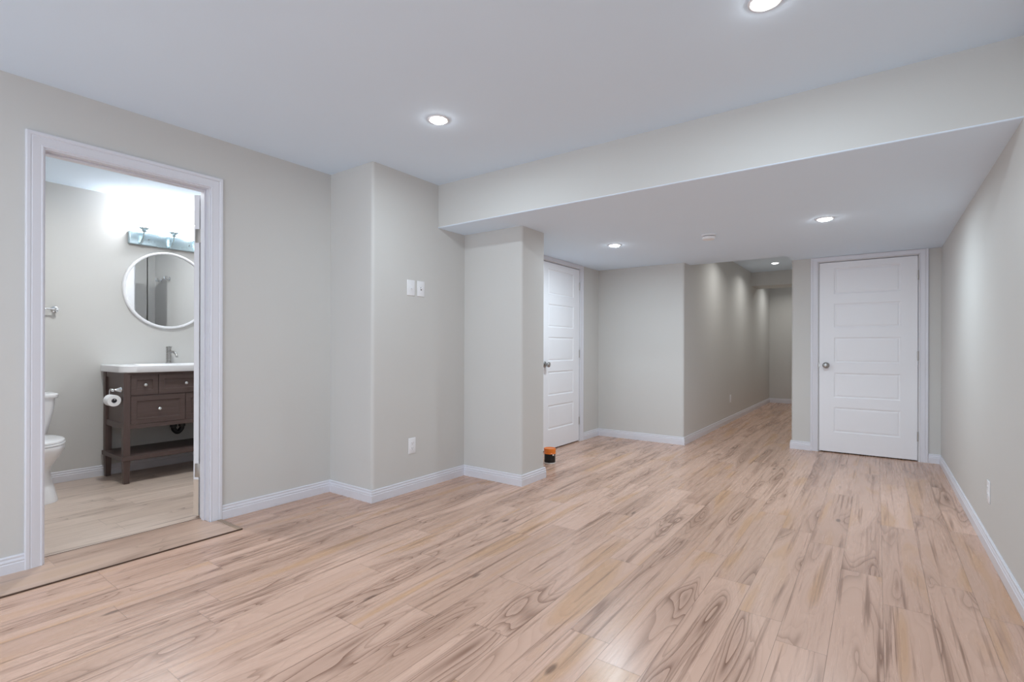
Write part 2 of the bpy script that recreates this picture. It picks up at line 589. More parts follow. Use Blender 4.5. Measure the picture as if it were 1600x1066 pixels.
# dropped ceiling: beam face, underside and the strip along the far door wall
# the metal corner bead swells a little proud of the beam face
pf = fillet([(YB - 0.004, ZS), (YB - 0.004, ZS + 0.014), (YB, ZS + 0.030), (YB, ZC + 0.02), (YS, ZC + 0.02), (YS, ZS)], {0: 0.009})
bm = bmesh.new()
lo = [bm.verts.new((XD - 0.2, p[0], p[1])) for p in pf]
hi = [bm.verts.new((XR + 0.02, p[0], p[1])) for p in pf]
for i in range(len(pf)):
    j = (i + 1) % len(pf)
    f = bm.faces.new((lo[i], lo[j], hi[j], hi[i]))
    if pf[i][1] < ZS + 0.0085 and pf[j][1] < ZS + 0.0085:
        f.material_index = 1
bm.faces.new(lo); bm.faces.new(hi)
r0 = len(bm.faces)
add_box(bm, XH - 0.004, XR + 0.02, YS - 0.001, YI + 0.02, ZS, ZC + 0.02, midx=1)
struct(obj('ceiling_soffit', bm, [M['wall'], M['ceiling']], smooth=25), 'low dropped ceiling with a greige beam face', 'ceiling')
struct(obj('ceiling_hall_header', box(XF - 0.02, XH + 0.02, YHD, YHD + 0.55, ZHD, ZC + 0.01), M['wall']),
       'greige header box crossing the hallway ceiling', 'ceiling')

# bathroom shell
struct(obj('wall_bathroom_back', box(XK - 0.1, XK, YBL - 0.1, YBR + 0.1, 0, ZC), M['bathwall']), 'pale bathroom wall behind the vanity and toilet', 'wall')
struct(obj('wall_bathroom_right', box(XK, XAI, YBR, YBR + 0.1, 0, ZC), M['bathwall']), 'bathroom end wall beside the vanity, with hooks', 'wall')
struct(obj('wall_bathroom_left', box(XK, XAI, YBL - 0.1, YBL, 0, ZC), M['bathwall']), 'bathroom end wall beyond the toilet', 'wall')
struct(obj('ceiling_bathroom', box(XK - 0.1, XAI, YBL - 0.1, YBR + 0.1, ZC - 0.004, ZC + 0.1), M['ceiling']), 'white bathroom ceiling', 'ceiling')

# baseboards: room on the left of each path
CW = 0.070
def base(name, path, label):
    o = obj(name, sweep_floor(path, BASE_PROF), M['trim'], smooth=30)
    struct(o, label, 'baseboard')
CY0, CY1 = DY0 - 0.006 - CW, DY1 + 0.006 + CW
base('baseboard_left', [(XA, CY0), (XA, YBACK)], 'white baseboard left of the bathroom doorway')
base('baseboard_left_jog', [(XD, LD0 - 0.075), (XD, YP), (XC, YP), (XC, YJ2), (XB, YJ2), (XB, YJ1), (XA, YJ1), (XA, CY1)],
     'white baseboard from the bathroom doorway around the jog and pillar')
base('baseboard_alcove', [(XH - 0.0, YG), (XF, YG), (XF, YE), (XD, YE), (XD, LD1 + 0.006 + CW)],
     'white baseboard along the alcove, hallway side and hallway end')
base('baseboard_far', [(FD0 - 0.006 - CW, YI), (XH, YI), (XH, YG)], 'short white baseboard at the hallway corner beside the far door')
base('baseboard_right', [(XR, YBACK), (XR, YI), (FD1 + 0.006 + CW, YI)], 'long white baseboard along the right wall')
base('baseboard_bathroom', [(XAI, YBR), (XK, YBR), (XK, YBL), (XAI, YBL)], 'white baseboard around the bathroom')

# ------------------------------------------------------------------ door hardware
def rot_to(axis_out, axis_u):
    """matrix: local x -> axis_u (across the door), local y -> axis_out (out of the door face), local z up"""
    u, o = Vector(axis_u), Vector(axis_out)
    m = Matrix.Identity(4)
    m.col[0][:3] = u; m.col[1][:3] = o; m.col[2][:3] = Vector((0, 0, 1))
    return m

def door_leaf(w, h, th, panels, stile):
    """panelled leaf, local x 0..w, y: front face at 0, back at -th, z 0..h"""
    bm = bmesh.new()
    us = [0, stile, w - stile, w]
    zs = [0]
    for a, b in panels: zs += [a, b]
    zs.append(h)
    for side in (0, 1):
        def V(u, z, d):
            return bm.verts.new((u, -d if side == 0 else -th + d, z))
        for i in range(3):
            for j in range(len(zs) - 1):
                u0, u1, z0, z1 = us[i], us[i + 1], zs[j], zs[j + 1]
                if i == 1 and j % 2 == 1:
                    rings = []
                    for ins, dep in ((0, 0), (0.004, 0.0045), (0.011, 0.0065), (0.016, 0.0065), (0.021, 0.0035), (0.030, 0.0025)):
                        rings.append([V(u0 + ins, z0 + ins, dep), V(u1 - ins, z0 + ins, dep), V(u1 - ins, z1 - ins, dep), V(u0 + ins, z1 - ins, dep)])
                    for a, b in zip(rings, rings[1:]):
                        for k in range(4):
                            bm.faces.new((a[k], a[(k + 1) % 4], b[(k + 1) % 4], b[k]))
                    bm.faces.new(rings[-1])
                else:
                    bm.faces.new((V(u0, z0, 0), V(u1, z0, 0), V(u1, z1, 0), V(u0, z1, 0)))
    bmesh.ops.remove_doubles(bm, verts=bm.verts, dist=1e-5)
    def q(*p): bm.faces.new([bm.verts.new(c) for c in p])
    q((0, 0, 0), (0, -th, 0), (0, -th, h), (0, 0, h))
    q((w, 0, 0), (w, -th, 0), (w, -th, h), (w, 0, h))
    q((0, 0, h), (w, 0, h), (w, -th, h), (0, -th, h))
    q((0, 0, 0), (w, 0, 0), (w, -th, 0), (0, -th, 0))
    return bm

def knob_bm(mat):
    """round door knob pointing along local y of mat"""
    bm = bmesh.new()
    m = mat @ Matrix.Rotation(-PI / 2, 4, 'X')
    lathe(bm, [(0.0, 0.0), (0.033, 0.0), (0.033, 0.004), (0.028, 0.009), (0.014, 0.011), (0.012, 0.026), (0.018, 0.031), (0.0265, 0.040),
               (0.0285, 0.050), (0.0255, 0.059), (0.016, 0.064), (0.008, 0.0645), (0.006, 0.062), (0.0, 0.062)], m, 28)
    return bm

def hinge_bm(mat):
    """knuckle standing at local origin, along z, with leaf edges beside it"""
    bm = bmesh.new()
    lathe(bm, [(0, -0.047), (0.0035, -0.047), (0.0055, -0.045), (0.0055, -0.016), (0.0047, -0.0155), (0.0055, -0.015), (0.0055, 0.015), (0.0047, 0.0155),
               (0.0055, 0.016), (0.0055, 0.045), (0.0035, 0.047), (0, 0.047)], mat, 14)
    return bm

DOOR_PANELS = [(0.21, 0.477), (0.582, 0.846), (0.957, 1.224), (1.33, 1.585), (1.69, 1.966)]
def closed_door(name, label, origin, axis_u, axis_out, w, h, hinge_at, knob_at):
    """origin: bottom corner of leaf front face"""
    M4 = Matrix.Translation(origin) @ rot_to(axis_out, axis_u)
    root = empty(name)
    root.matrix_world = Matrix.Translation(origin)
    struct(root, label, 'door')
    inv = root.matrix_world.inverted()
    bm = door_leaf(w, h, 0.035, DOOR_PANELS, 0.135)
    bm.transform(inv @ M4)
    obj('leaf', bm, M['door'], root)
    bm = knob_bm(inv @ M4 @ Matrix.Translation((knob_at[0], 0, knob_at[1])))
    obj('knob', bm, M['nickel'], root, smooth=50)
    ex = -0.001 if knob_at[0] < w / 2 else w + 0.001
    bm = bmesh.new()
    add_box(bm, ex - 0.0045, ex + 0.0045, -0.02, 0.0035, knob_at[1] - 0.028, knob_at[1] + 0.028, 0.0015)
    bm.transform(inv @ M4)
    obj('latch_plate', bm, M['nickel'], root)
    for z in (0.235, 1.035, 1.84):
        bm = hinge_bm(inv @ M4 @ Matrix.Translation((hinge_at, 0.004, z)))
        obj('hinge', bm, M['hinge'], root, smooth=40)
    return root

closed_door('door_1', 'closed white five panel door in the far wall right of the hallway',
            (FD0 + 0.005, YI + 0.004, 0.012), (1, 0, 0), (0, -1, 0), 0.836, 2.031, 0.8385, (0.062, 0.925))
closed_door('door_2', 'closed white five panel door in the alcove behind the pillar',
            (XD - 0.004, LD0 + 0.005, 0.012), (0, 1, 0), (1, 0, 0), 0.831, 2.036, 0.8335, (0.065, 0.925))

def door_trim(name, label, mapf, a0, a1, ztop, depth, zcap=None, parent_mat=None):
    root = empty(name)
    struct(root, label, 'door trim')
    bm = bmesh.new()
    casing(bm, mapf, a0 - 0.006, a1 + 0.006, ztop + 0.006, CW, 0.0, zcap)
    obj('casing', bm, M['trim'], root, smooth=30)
    return root

t = door_trim('trim_1', 'white casing around the far wall door', lambda a, z, t: (a, YI - t, z), FD0, FD1, FDZ - 0.002, 0.12, ZS)
bm = bmesh.new()
add_box(bm, FD0 - 0.002, FD0 + 0.002, YI + 0.002, YI + 0.12, 0, FDZ)
add_box(bm, FD1 - 0.002, FD1 + 0.002, YI + 0.002, YI + 0.12, 0, FDZ)
add_box(bm, FD0, FD1, YI + 0.002, YI + 0.12, FDZ - 0.003, FDZ)
add_box(bm, FD0, FD0 + 0.014, YI + 0.042, YI + 0.08, 0, FDZ - 0.003)
add_box(bm, FD1 - 0.014, FD1, YI + 0.042, YI + 0.08, 0, FDZ - 0.003)
add_box(bm, FD0, FD1, YI + 0.042, YI + 0.08, FDZ - 0.017, FDZ - 0.003)
obj('jamb', bm, M['trim'], t)
t = door_trim('trim_2', 'white casing around the alcove door', lambda a, z, t: (XD + t, a, z), LD0, LD1, LDZ - 0.002, 0.12, ZS)
bm = bmesh.new()
add_box(bm, XD - 0.12, XD - 0.002, LD0 - 0.002, LD0 + 0.002, 0, LDZ)
add_box(bm, XD - 0.12, XD - 0.002, LD1 - 0.002, LD1 + 0.002, 0, LDZ)
add_box(bm, XD - 0.12, XD - 0.002, LD0, LD1, LDZ - 0.003, LDZ)
add_box(bm, XD - 0.08, XD - 0.042, LD0, LD0 + 0.014, 0, LDZ - 0.003)
add_box(bm, XD - 0.08, XD - 0.042, LD1 - 0.014, LD1, 0, LDZ - 0.003)
add_box(bm, XD - 0.08, XD - 0.042, LD0, LD1, LDZ - 0.017, LDZ - 0.003)
obj('jamb', bm, M['trim'], t)

# bathroom doorway: casing, jamb with stop
t = door_trim('trim_3', 'white casing and jamb around the open bathroom doorway', lambda a, z, t: (XA + t, a, z), DY0, DY1, DZ, WT)
bm = bmesh.new()
add_box(bm, XAI, XA + 0.0005, DY0 - 0.018, DY0, 0, DZ + 0.018)
add_box(bm, XAI, XA + 0.0005, DY1, DY1 + 0.018, 0, DZ + 0.018)
add_box(bm, XAI, XA + 0.0005, DY0, DY1, DZ, DZ + 0.018)
obj('jamb', bm, M['trim'], t)
bm = bmesh.new()
SX0, SX1 = XAI + 0.040, XAI + 0.075
add_box(bm, SX0, SX1, DY0, DY0 + 0.010, 0, DZ, 0.002)
add_box(bm, SX0, SX1, DY1 - 0.010, DY1, 0, DZ, 0.002)
add_box(bm, SX0, SX1, DY0 + 0.010, DY1 - 0.010, DZ - 0.010, DZ, 0.002)
obj('door_stop', bm, M['trim'], t)
bm = bmesh.new()
casing(bm, lambda a, z, t: (XAI - t, a, z), DY0 - 0.006, DY1 + 0.006, DZ + 0.006, CW)
obj('casing', bm, M['trim'], t, smooth=30)

# open bathroom door, turned back on its hinges
TH = math.radians(148)
PIN = Vector((XAI - 0.020, DY1 + 0.010, 0))
root = empty('door_3', PIN, -TH)
struct(root, 'white bathroom door standing open into the bathroom, only its hinge edge in view', 'door')
# closed position in local space: leaf runs along -y, bath face at x=+0.014, room face at x=+0.049
DW, DH, DB = 0.772, 2.100, 0.014
m4 = Matrix.Translation((0.014, -0.004, DB)) @ rot_to((-1, 0, 0), (0, -1, 0))
bm = door_leaf(DW, DH, 0.035, DOOR_PANELS, 0.125)
bm.transform(m4)
obj('leaf', bm, M['door'], root)
bm = box(0.0145, 0.0485, -0.0045, -0.003, DB + 0.001, DB + 0.235)
o = obj('unpainted_edge', bm, M['raw'], root)
o['label'] = 'bare wood foot of the hinge edge'
for z in (0.309, 1.846):
    bm = hinge_bm(Matrix.Translation((0.001, 0.0, z)))
    add_box(bm, 0.004, 0.040, -0.0043, -0.0022, z - 0.0445, z + 0.0445, 0.001)
    obj('hinge', bm, M['hinge'], root, smooth=40)
for sgn, x in ((-1, 0.014), (1, 0.049)):
    bm = knob_bm(Matrix.Translation((x, -DW + 0.06, 0.93)) @ rot_to((sgn, 0, 0), (0, 1, 0)))
    obj('knob', bm, M['nickel'], root, smooth=50)

# raised threshold strip in front of the bathroom door
TX0, TX1 = XAI + 0.012, -3.152
root = empty('trim_4', (0, 0, 0))
struct(root, 'raised laminate threshold in front of the bathroom doorway', 'threshold')
bm = prism([(TX0, DY0), (XA + 0.001, DY0), (XA + 0.016, YBACK), (TX1, YBACK), (TX1, 1.505), (XA + 0.019, 1.505), (XA + 0.019, DY1 - 0.001), (TX0, DY1 - 0.001)], 0.0, 0.007)
obj('board', bm, M['threshold'], root)
bm = box(XA + 0.019, TX1 + 0.002, 1.505, 1.535, 0.0, 0.009, 0.003)
obj('end_strip', bm, M['stripwood'], root)
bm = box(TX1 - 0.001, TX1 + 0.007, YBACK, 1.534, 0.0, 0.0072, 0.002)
obj('dark_edge_line', bm, M['edge'], root)  # shadow line of the raised front edge as a dark strip
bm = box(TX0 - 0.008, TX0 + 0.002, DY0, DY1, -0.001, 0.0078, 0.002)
obj('dark_edge_line', bm, M['edge'], root)  # dark line at the inner seam

# ------------------------------------------------------------------ recessed lights
def downlight(loc, watts, label, group, lens='lens', spread=178, col=(0.84, 1.0, 1.10)):
    root = empty('recessed_downlight', loc)
    tag(root, label, 'ceiling light', group)
    bm = bmesh.new()
    lathe(bm, [(0.047, -0.002), (0.0475, -0.0045), (0.052, -0.006), (0.060, -0.005), (0.063, -0.002), (0.063, 0.0)], None, 40)
    obj('trim_ring', bm, M['halo'], root, smooth=50)
    bm = bmesh.new()
    lathe(bm, [(0.0478, -0.002), (0.045, -0.008), (0.036, -0.0135), (0.018, -0.017), (0.0, -0.018)], None, 40)
    obj('lens', bm, M[lens], root, smooth=60)
    ld = bpy.data.lights.new('downlight beam', 'AREA')
    ld.shape = 'DISK'
    ld.size = 0.085
    ld.energy = watts
    ld.color = col
    ld.spread = math.radians(spread)
    lo = bpy.data.objects.new('beam', ld)
    lo.location = (0, 0, -0.0195)
    link(lo, root)
    return root

G1 = 'recessed lights in the main ceiling'
G2 = 'recessed lights in the dropped ceiling'
G3 = 'recessed lights in the hallway ceiling'
downlight((-2.089, 2.139, ZC), MAIN_W, 'bright round recessed light in the main ceiling before the switch wall', G1)
downlight((-0.351, 2.139, ZC), MAIN_W, 'bright round recessed light at the top edge of the photo, in front of the beam', G1)
for x, where in ((-2.089, 'doorway side'), (-0.351, 'right wall side')):
    downlight((x, -0.30, ZC), MAIN_W, 'round recessed light overhead behind the camera on the ' + where, G1)
downlight((-2.04, 4.485, ZS), SOFFIT_W, 'small round recessed light in the dropped ceiling near the alcove door', G2)
downlight((-0.325, 4.485, ZS), SOFFIT_W, 'round recessed light in the dropped ceiling in front of the far door', G2)
downlight((-1.302, 8.817, ZC), HALL_W, 'round recessed light in the hallway ceiling before the header box', G3, 'halllens', 150, (0.95, 0.96, 0.93))
downlight((-1.302, 7.15, ZC), HALL_W, 'round recessed light at the hallway entrance hidden behind the dropped ceiling edge', G3, 'halllens', 150, (0.95, 0.96, 0.93))
downlight((-1.302, 10.75, ZC), HALL_W, 'round recessed light at the hallway end hidden beyond the header box', G3, 'halllens', 150, (0.95, 0.96, 0.93))

downlight((-4.28, 1.28, ZC - 0.004), BATH_W, 'unseen round recessed light added to brighten the bathroom, in front of the vanity', 'recessed light in the bathroom ceiling', col=(0.96, 1.0, 1.0))  # lamp out of view, added because the bathroom came out too dark

# smoke detector
root = empty('smoke_detector', (-1.19, 4.55, ZS))
tag(root, 'small round white smoke detector on the dropped ceiling', 'smoke detector')
bm = bmesh.new()
lathe(bm, [(0.058, 0.0), (0.058, -0.010), (0.052, -0.012), (0.0, -0.012)], None, 36)
obj('base', bm, M['plastic'], root, smooth=40)
bm = bmesh.new()
lathe(bm, [(0.046, -0.012), (0.046, -0.017)], None, 36)
obj('vent_gap', bm, M['slot'], root, smooth=40)
bm = bmesh.new()
lathe(bm, [(0.046, -0.017), (0.053, -0.018), (0.053, -0.033), (0.048, -0.040), (0.020, -0.043), (0.0, -0.043)], None, 36)
obj('cover', bm, M['plastic'], root, smooth=40)

# ------------------------------------------------------------------ switches and outlets
def plate(root, mat4, w=0.072, h=0.116):
    bm = box(-w / 2, w / 2, 0, 0.0055, -h / 2, h / 2, 0.0028, 3)
    bm.transform(mat4)
    return obj('cover_plate', bm, M['plastic'], root, smooth=40)

def toggle_switch(loc, u, out, label, group, down=True, wide=0.078):
    root = empty('light_switch', loc)
    tag(root, label, 'light switch', group)
    m = rot_to(out, u)
    plate(root, m, wide, 0.122)
    bm = box(-0.0055, 0.0055, 0.0045, 0.0062, -0.0125, 0.0125, 0.0005)
    bm.transform(m)
    obj('toggle_slot', bm, M['slot'] if not down else M['plastic'], root)
    bm = box(-0.004, 0.004, 0.0, 0.017, -0.005, 0.005, 0.0015)
    bm.transform(m @ Matrix.Translation((0, 0.004, 0)) @ Matrix.Rotation(math.radians(-28 if down else 28), 4, 'X'))
    obj('toggle', bm, M['plastic'], root, smooth=40)
    for z in (-0.03, 0.03):
        bm = bmesh.new()
        lathe(bm, [(0, 0.0072), (0.0022, 0.007), (0.003, 0.0055)], m @ Matrix.Translation((0, 0, z)) @ Matrix.Rotation(-PI / 2, 4, 'X'), 12)
        obj('screw', bm, M['halo'], root, smooth=40)
    return root

GS = 'light switches on the jutting wall'
toggle_switch((XB, 2.709, 1.582), (0, 1, 0), (1, 0, 0), 'white light switch plate nearer the bathroom doorway of the pair', GS, True)
toggle_switch((XB, 2.815, 1.583), (0, 1, 0), (1, 0, 0), 'white light switch plate nearer the pillar, with a shaded toggle slot', GS, False)

def outlet(loc, u, out, label, group, blank=False):
    root = empty('wall_outlet', loc)
    tag(root, label, 'electrical outlet', group)
    m = rot_to(out, u)
    plate(root, m, 0.074, 0.122)
    for s in (-1, 1):
        bm = box(-0.0165, 0.0165, 0.0045, 0.0072, s * 0.0195 - 0.014, s * 0.0195 + 0.014, 0.003, 3)
        bm.transform(m)
        f = obj('receptacle', bm, M['plastic'], root, smooth=40)
        bm = bmesh.new()
        for x, hh in ((-0.0062, 0.0045), (0.0062, 0.0037)):
            add_box(bm, x - 0.0009, x + 0.0009, 0.0069, 0.0074, s * 0.0195 + 0.003 - hh, s * 0.0195 + 0.003 + hh)
        lathe(bm, [(0.0, 0.0074), (0.0022, 0.0074), (0.0022, 0.0069), (0, 0.0069)], Matrix.Translation((0, 0, s * 0.0195 - 0.0075)) @ Matrix.Rotation(-PI / 2, 4, 'X'), 10)
        bm.transform(m)
        obj('slots', bm, M['slot'], f)
    bm = bmesh.new()
    lathe(bm, [(0, 0.0075), (0.0022, 0.0072), (0.003, 0.0055)], m @ Matrix.Rotation(-PI / 2, 4, 'X'), 12)
    obj('screw', bm, M['halo'], root, smooth=40)
    return root

GO = 'wall outlets'
outlet((XB, 2.725, 0.353), (0, 1, 0), (1, 0, 0), 'white outlet low on the jutting wall below the switches', GO)
outlet((XR, 3.80, 0.330), (0, -1, 0), (-1, 0, 0), 'white outlet low on the right wall', GO)
outlet((XF, 8.138, 0.353), (0, 1, 0), (1, 0, 0), 'small white outlet low on the hallway wall', GO)

# ------------------------------------------------------------------ tub on the floor
root = empty('plastic_tub', (-2.566, 4.169, 0))
tag(root, 'small black plastic tub with an orange lid on the floor beside the pillar', 'tub')
bm = bmesh.new()
lathe(bm, [(0.0, 0.0), (0.051, 0.0), (0.0535, 0.003), (0.0535, 0.012), (0.052, 0.014), (0.0, 0.014)], None, 36)
obj('base_rim', bm, M['tubwhite'], root, smooth=40)
bm = bmesh.new()
lathe(bm, [(0.0, 0.012), (0.0525, 0.012), (0.0535, 0.02), (0.0535, 0.100), (0.0, 0.100)], None, 36)
obj('body', bm, M['black'], root, smooth=40)
bm = bmesh.new()
pr = [(0.0, 0.096), (0.0575, 0.096), (0.0585, 0.099), (0.0585, 0.103), (0.056, 0.105), (0.058, 0.142), (0.056, 0.147), (0.050, 0.147), (0.048, 0.143), (0.0, 0.143)]
lathe(bm, pr, None, 36)
lid = obj('lid', bm, M['orange'], root, smooth=40)
a = math.radians(-30)
bm = box(-0.009, 0.009, 0.0535, 0.0575, 0.082, 0.1, 0.002)
bm.transform(Matrix.Rotation(a - PI / 2 + math.radians(8), 4, 'Z'))
obj('white_patch', bm, M['tubwhite'], lid)  # small white block just under the lid rim

# ------------------------------------------------------------------ vanity
VY0, VY1, VXF, VXB = 1.457, 2.359, -4.932, -5.418
PW, PD = 0.046, 0.048
root = empty('bathroom_vanity', ((VXF + VXB) / 2, (VY0 + VY1) / 2, 0))
tag(root, 'dark espresso wooden bathroom vanity with drawers and an open lower shelf', 'vanity cabinet')
R0 = Vector(root.location)
def vbox(name, x0, x1, y0, y1, z0, z1, mat, bev=0.002, parent=None, extra=None):
    bm = box(x0, x1, y0, y1, z0, z1, bev)
    if extra:
        for e in extra: add_box(bm, *e, bev)
    bm.transform(Matrix.Translation(-R0))
    return obj(name, bm, mat, parent or root)
ZT = 0.905
for y0 in (VY0, VY1 - PW):
    for x0 in (VXF - PD, VXB):
        # square post tapering slightly below the shelf
        r = []
        for z, k in ((0.0, 0.005), (0.18, 0.0), (0.44, 0.0), (ZT, 0.0)):
            xa, xb, ya, yb = x0 + k, x0 + PD - k, y0 + k, y0 + PW - k
            r.append([(xa - R0.x, ya - R0.y, z), (xb - R0.x, ya - R0.y, z), (xb - R0.x, yb - R0.y, z), (xa - R0.x, yb - R0.y, z)])
        obj('leg', loft(r), M['espresso'], root)
xs0, xs1 = VXB + PD, VXF - PD
for y0, name in ((VY0, 'side_panel'), (VY1 - PW, 'side_panel')):
    ya = y0 + 0.006 if y0 == VY0 else y0 + PW - 0.026
    vbox(name, xs0, xs1, ya + 0.010, ya + 0.018, 0.47, ZT, M['espresso'], 0.0005,
         extra=[(xs0, xs1, ya, ya + 0.020, ZT - 0.045, ZT), (xs0, xs1, ya, ya + 0.020, 0.445, 0.492)])
fy0, fy1 = VY0 + PW, VY1 - PW
vbox('front_rail', VXF - 0.03, VXF - 0.002, fy0, fy1, 0.443, 0.478, M['espresso_h'], 0.002,
     extra=[(VXF - 0.03, VXF - 0.006, fy0, fy1, ZT - 0.022, ZT), (VXF - 0.03, VXF - 0.012, fy0, fy1, 0.705, 0.722)])
vbox('carcass_back', VXB + 0.005, VXB + 0.015, VY0 + PW, VY1 - PW, 0.47, ZT, M['espresso_h'], 0.0)
vbox('carcass_floor', VXB + 0.02, VXF - 0.03, VY0 + 0.03, VY1 - 0.03, 0.458, 0.470, M['espresso_h'], 0.0)
vbox('stile', VXF - 0.03, VXF - 0.012, (fy0 + fy1) / 2 - 0.012, (fy0 + fy1) / 2 + 0.012, 0.478, 0.71, M['espresso'], 0.0)
vbox('shelf', VXB - 0.004, VXF + 0.012, VY0 - 0.012, VY1 + 0.012, 0.188, 0.224, M['espresso_h'], 0.003)

def drawer(y0, y1, z0, z1):
    w, h = y1 - y0, z1 - z0
    bm = bmesh.new()
    xf = VXF - 0.003
    rings = []
    fr = 0.040
    for ins, d in ((0, -0.018), (0, 0.0), (fr, 0.0), (fr + 0.003, -0.006), (fr + 0.007, -0.0075)):
        rings.append([(xf + d - R0.x, y0 + ins - R0.y, z0 + ins), (xf + d - R0.x, y1 - ins - R0.y, z0 + ins),
                      (xf + d - R0.x, y1 - ins - R0.y, z1 - ins), (xf + d - R0.x, y0 + ins - R0.y, z1 - ins)])
    d = obj('drawer', loft(rings), M['espresso_h'], root)
    bm = bmesh.new()
    lathe(bm, [(0.006, -0.008), (0.005, 0.006), (0.010, 0.011), (0.0145, 0.017), (0.0145, 0.022), (0.010, 0.027), (0.0, 0.028)],
          aim(Vector((xf, (y0 + y1) / 2, (z0 + z1) / 2)) - R0, (1, 0, 0)), 20)
    k = obj('knob', bm, M['chrome'], d, smooth=50)
    return d
g = 0.004
yA, yB_ = 1.703, 2.114
zt0, zt1 = 0.720, 0.882
for a, b, c, e in ((fy0 + g, yA - 0.002, zt0, zt1), (yA + 0.003, yB_ - 0.003, zt0, zt1), (yB_ + 0.002, fy1 - g, zt0, zt1),
                   (fy0 + g, 1.906, 0.481, 0.710), (1.911, fy1 - g, 0.481, 0.710)):
    drawer(a, b, c, e)

# sink top: bowed slab with rounded front corner and a shallow basin
def rounded_front(x0, x1, y0, y1, r, bow, n=10):
    pts = [(x0, y0)]
    for i in range(n + 1):
        t = -PI / 2 + (PI / 2) * i / n
        pts.append((x1 - r + r * math.cos(t), y0 + r + r * math.sin(t)))
    for i in range(1, 12):
        s = i / 12
        pts.append((x1 + bow * math.sin(PI * s), y0 + r + (y1 - y0 - 2 * r) * s))
    for i in range(n + 1):
        t = (PI / 2) * i / n
        pts.append((x1 - r + r * math.cos(t), y1 - r + r * math.sin(t)))
    pts.append((x0, y1))
    return pts
root = empty('washbasin', (-5.19, 1.908, ZT))
tag(root, 'white one piece sink top on the dark vanity', 'sink')
T0 = Vector(root.location)
out = rounded_front(-5.432, -4.905, 1.441, 2.375, 0.10, 0.012)
bm = bmesh.new()
def ring(pts, z): return [bm.verts.new((p[0] - T0.x, p[1] - T0.y, z - T0.z)) for p in pts]
def shrink(pts, k):
    cx, cy = -5.17, 1.908
    return [(p[0] + (-k if p[0] > cx else k), p[1] + (k if p[1] < cy else -k)) for p in pts]
n = len(out)
def squircle(cx, cy, a, b, e=4.0):
    res = []
    for p in out:
        t = math.atan2((p[1] - cy) / b, (p[0] - cx) / a)
        c, s = math.cos(t), math.sin(t)
        res.append((cx + a * math.copysign(abs(c) ** (2 / e), c), cy + b * math.copysign(abs(s) ** (2 / e), s)))
    return res
rs = [ring(shrink(out, 0.004), ZT), ring(out, ZT + 0.006), ring(out, ZT + 0.052), ring(shrink(out, 0.006), ZT + 0.059),
      ring(squircle(-5.13, 1.908, 0.195, 0.33), ZT + 0.0585), ring(squircle(-5.13, 1.908, 0.185, 0.32), ZT + 0.052), ring(squircle(-5.13, 1.908, 0.16, 0.28), ZT + 0.016),
      ring(squircle(-5.13, 1.908, 0.03, 0.03, 2.0), ZT + 0.012)]
for a, b in zip(rs, rs[1:]):
    for i in range(n):
        j = (i + 1) % n
        bm.faces.new((a[i], a[j], b[j], b[i]))
bm.faces.new(rs[0]); bm.faces.new(rs[-1])
obj('basin_slab', bm, M['solid'], root, smooth=35)
bm = bmesh.new()
lathe(bm, [(0.022, 0.0), (0.022, 0.002), (0.018, 0.0035), (0.0, 0.0035)], Matrix.Translation(Vector((-5.13, 1.908, ZT + 0.012)) - T0), 24)
obj('drain_ring', bm, M['chrome'], root, smooth=40)

# faucet
FX, FY, FZ = -5.352, 1.928, ZT + 0.059
root = empty('faucet', (FX, FY, FZ))
tag(root, 'single hole brushed metal faucet at the back of the sink top', 'faucet')
bm = bmesh.new()
lathe(bm, [(0.0, 0.0), (0.026, 0.0), (0.026, 0.004), (0.0215, 0.008), (0.0205, 0.012), (0.0205, 0.135), (0.0, 0.135)], None, 28)
obj('body', bm, M['nickel'], root, smooth=40)
bm = bmesh.new()
add_tube(bm, smooth_path([(0.0, 0.0, 0.100), (0.045, 0.012, 0.106), (0.085, 0.022, 0.095), (0.105, 0.028, 0.070), (0.108, 0.029, 0.055)], 5), 0.0105, 14)
obj('spout', bm, M['nickel'], root, smooth=50)
bm = bmesh.new()
lathe(bm, [(0.0, 0.137), (0.0215, 0.137), (0.0215, 0.152), (0.019, 0.156), (0.0, 0.157)], None, 28)
add_box(bm, -0.004, 0.062, -0.008, 0.008, 0.150, 0.158, 0.003)
obj('lever', bm, M['nickel'], root, smooth=40)

# drain trap under the vanity
root = empty('sink_trap', (-5.24, 1.962, 0.37))
tag(root, 'black plastic drain trap hanging below the vanity drawers', 'drain pipe')
bm = bmesh.new()
add_tube(bm, smooth_path([(0.0, -0.035, 0.084), (0.0, -0.035, 0.03), (0.0, -0.030, -0.012), (0.0, 0.0, -0.040), (0.0, 0.030, -0.012), (0.0, 0.035, 0.02), (-0.03, 0.035, 0.055),
                          (-0.10, 0.035, 0.06), (-0.198, 0.035, 0.06)], 5), 0.021, 16)
obj('bend', bm, M['black'], root, smooth=50)
bm = bmesh.new()
for y in (-0.035, 0.035):
    lathe(bm, [(0.022, -0.012), (0.028, -0.010), (0.028, 0.014), (0.022, 0.016)], Matrix.Translation((0, y, 0.022)), 16)
obj('slip_nut', bm, M['black'], root, smooth=40)

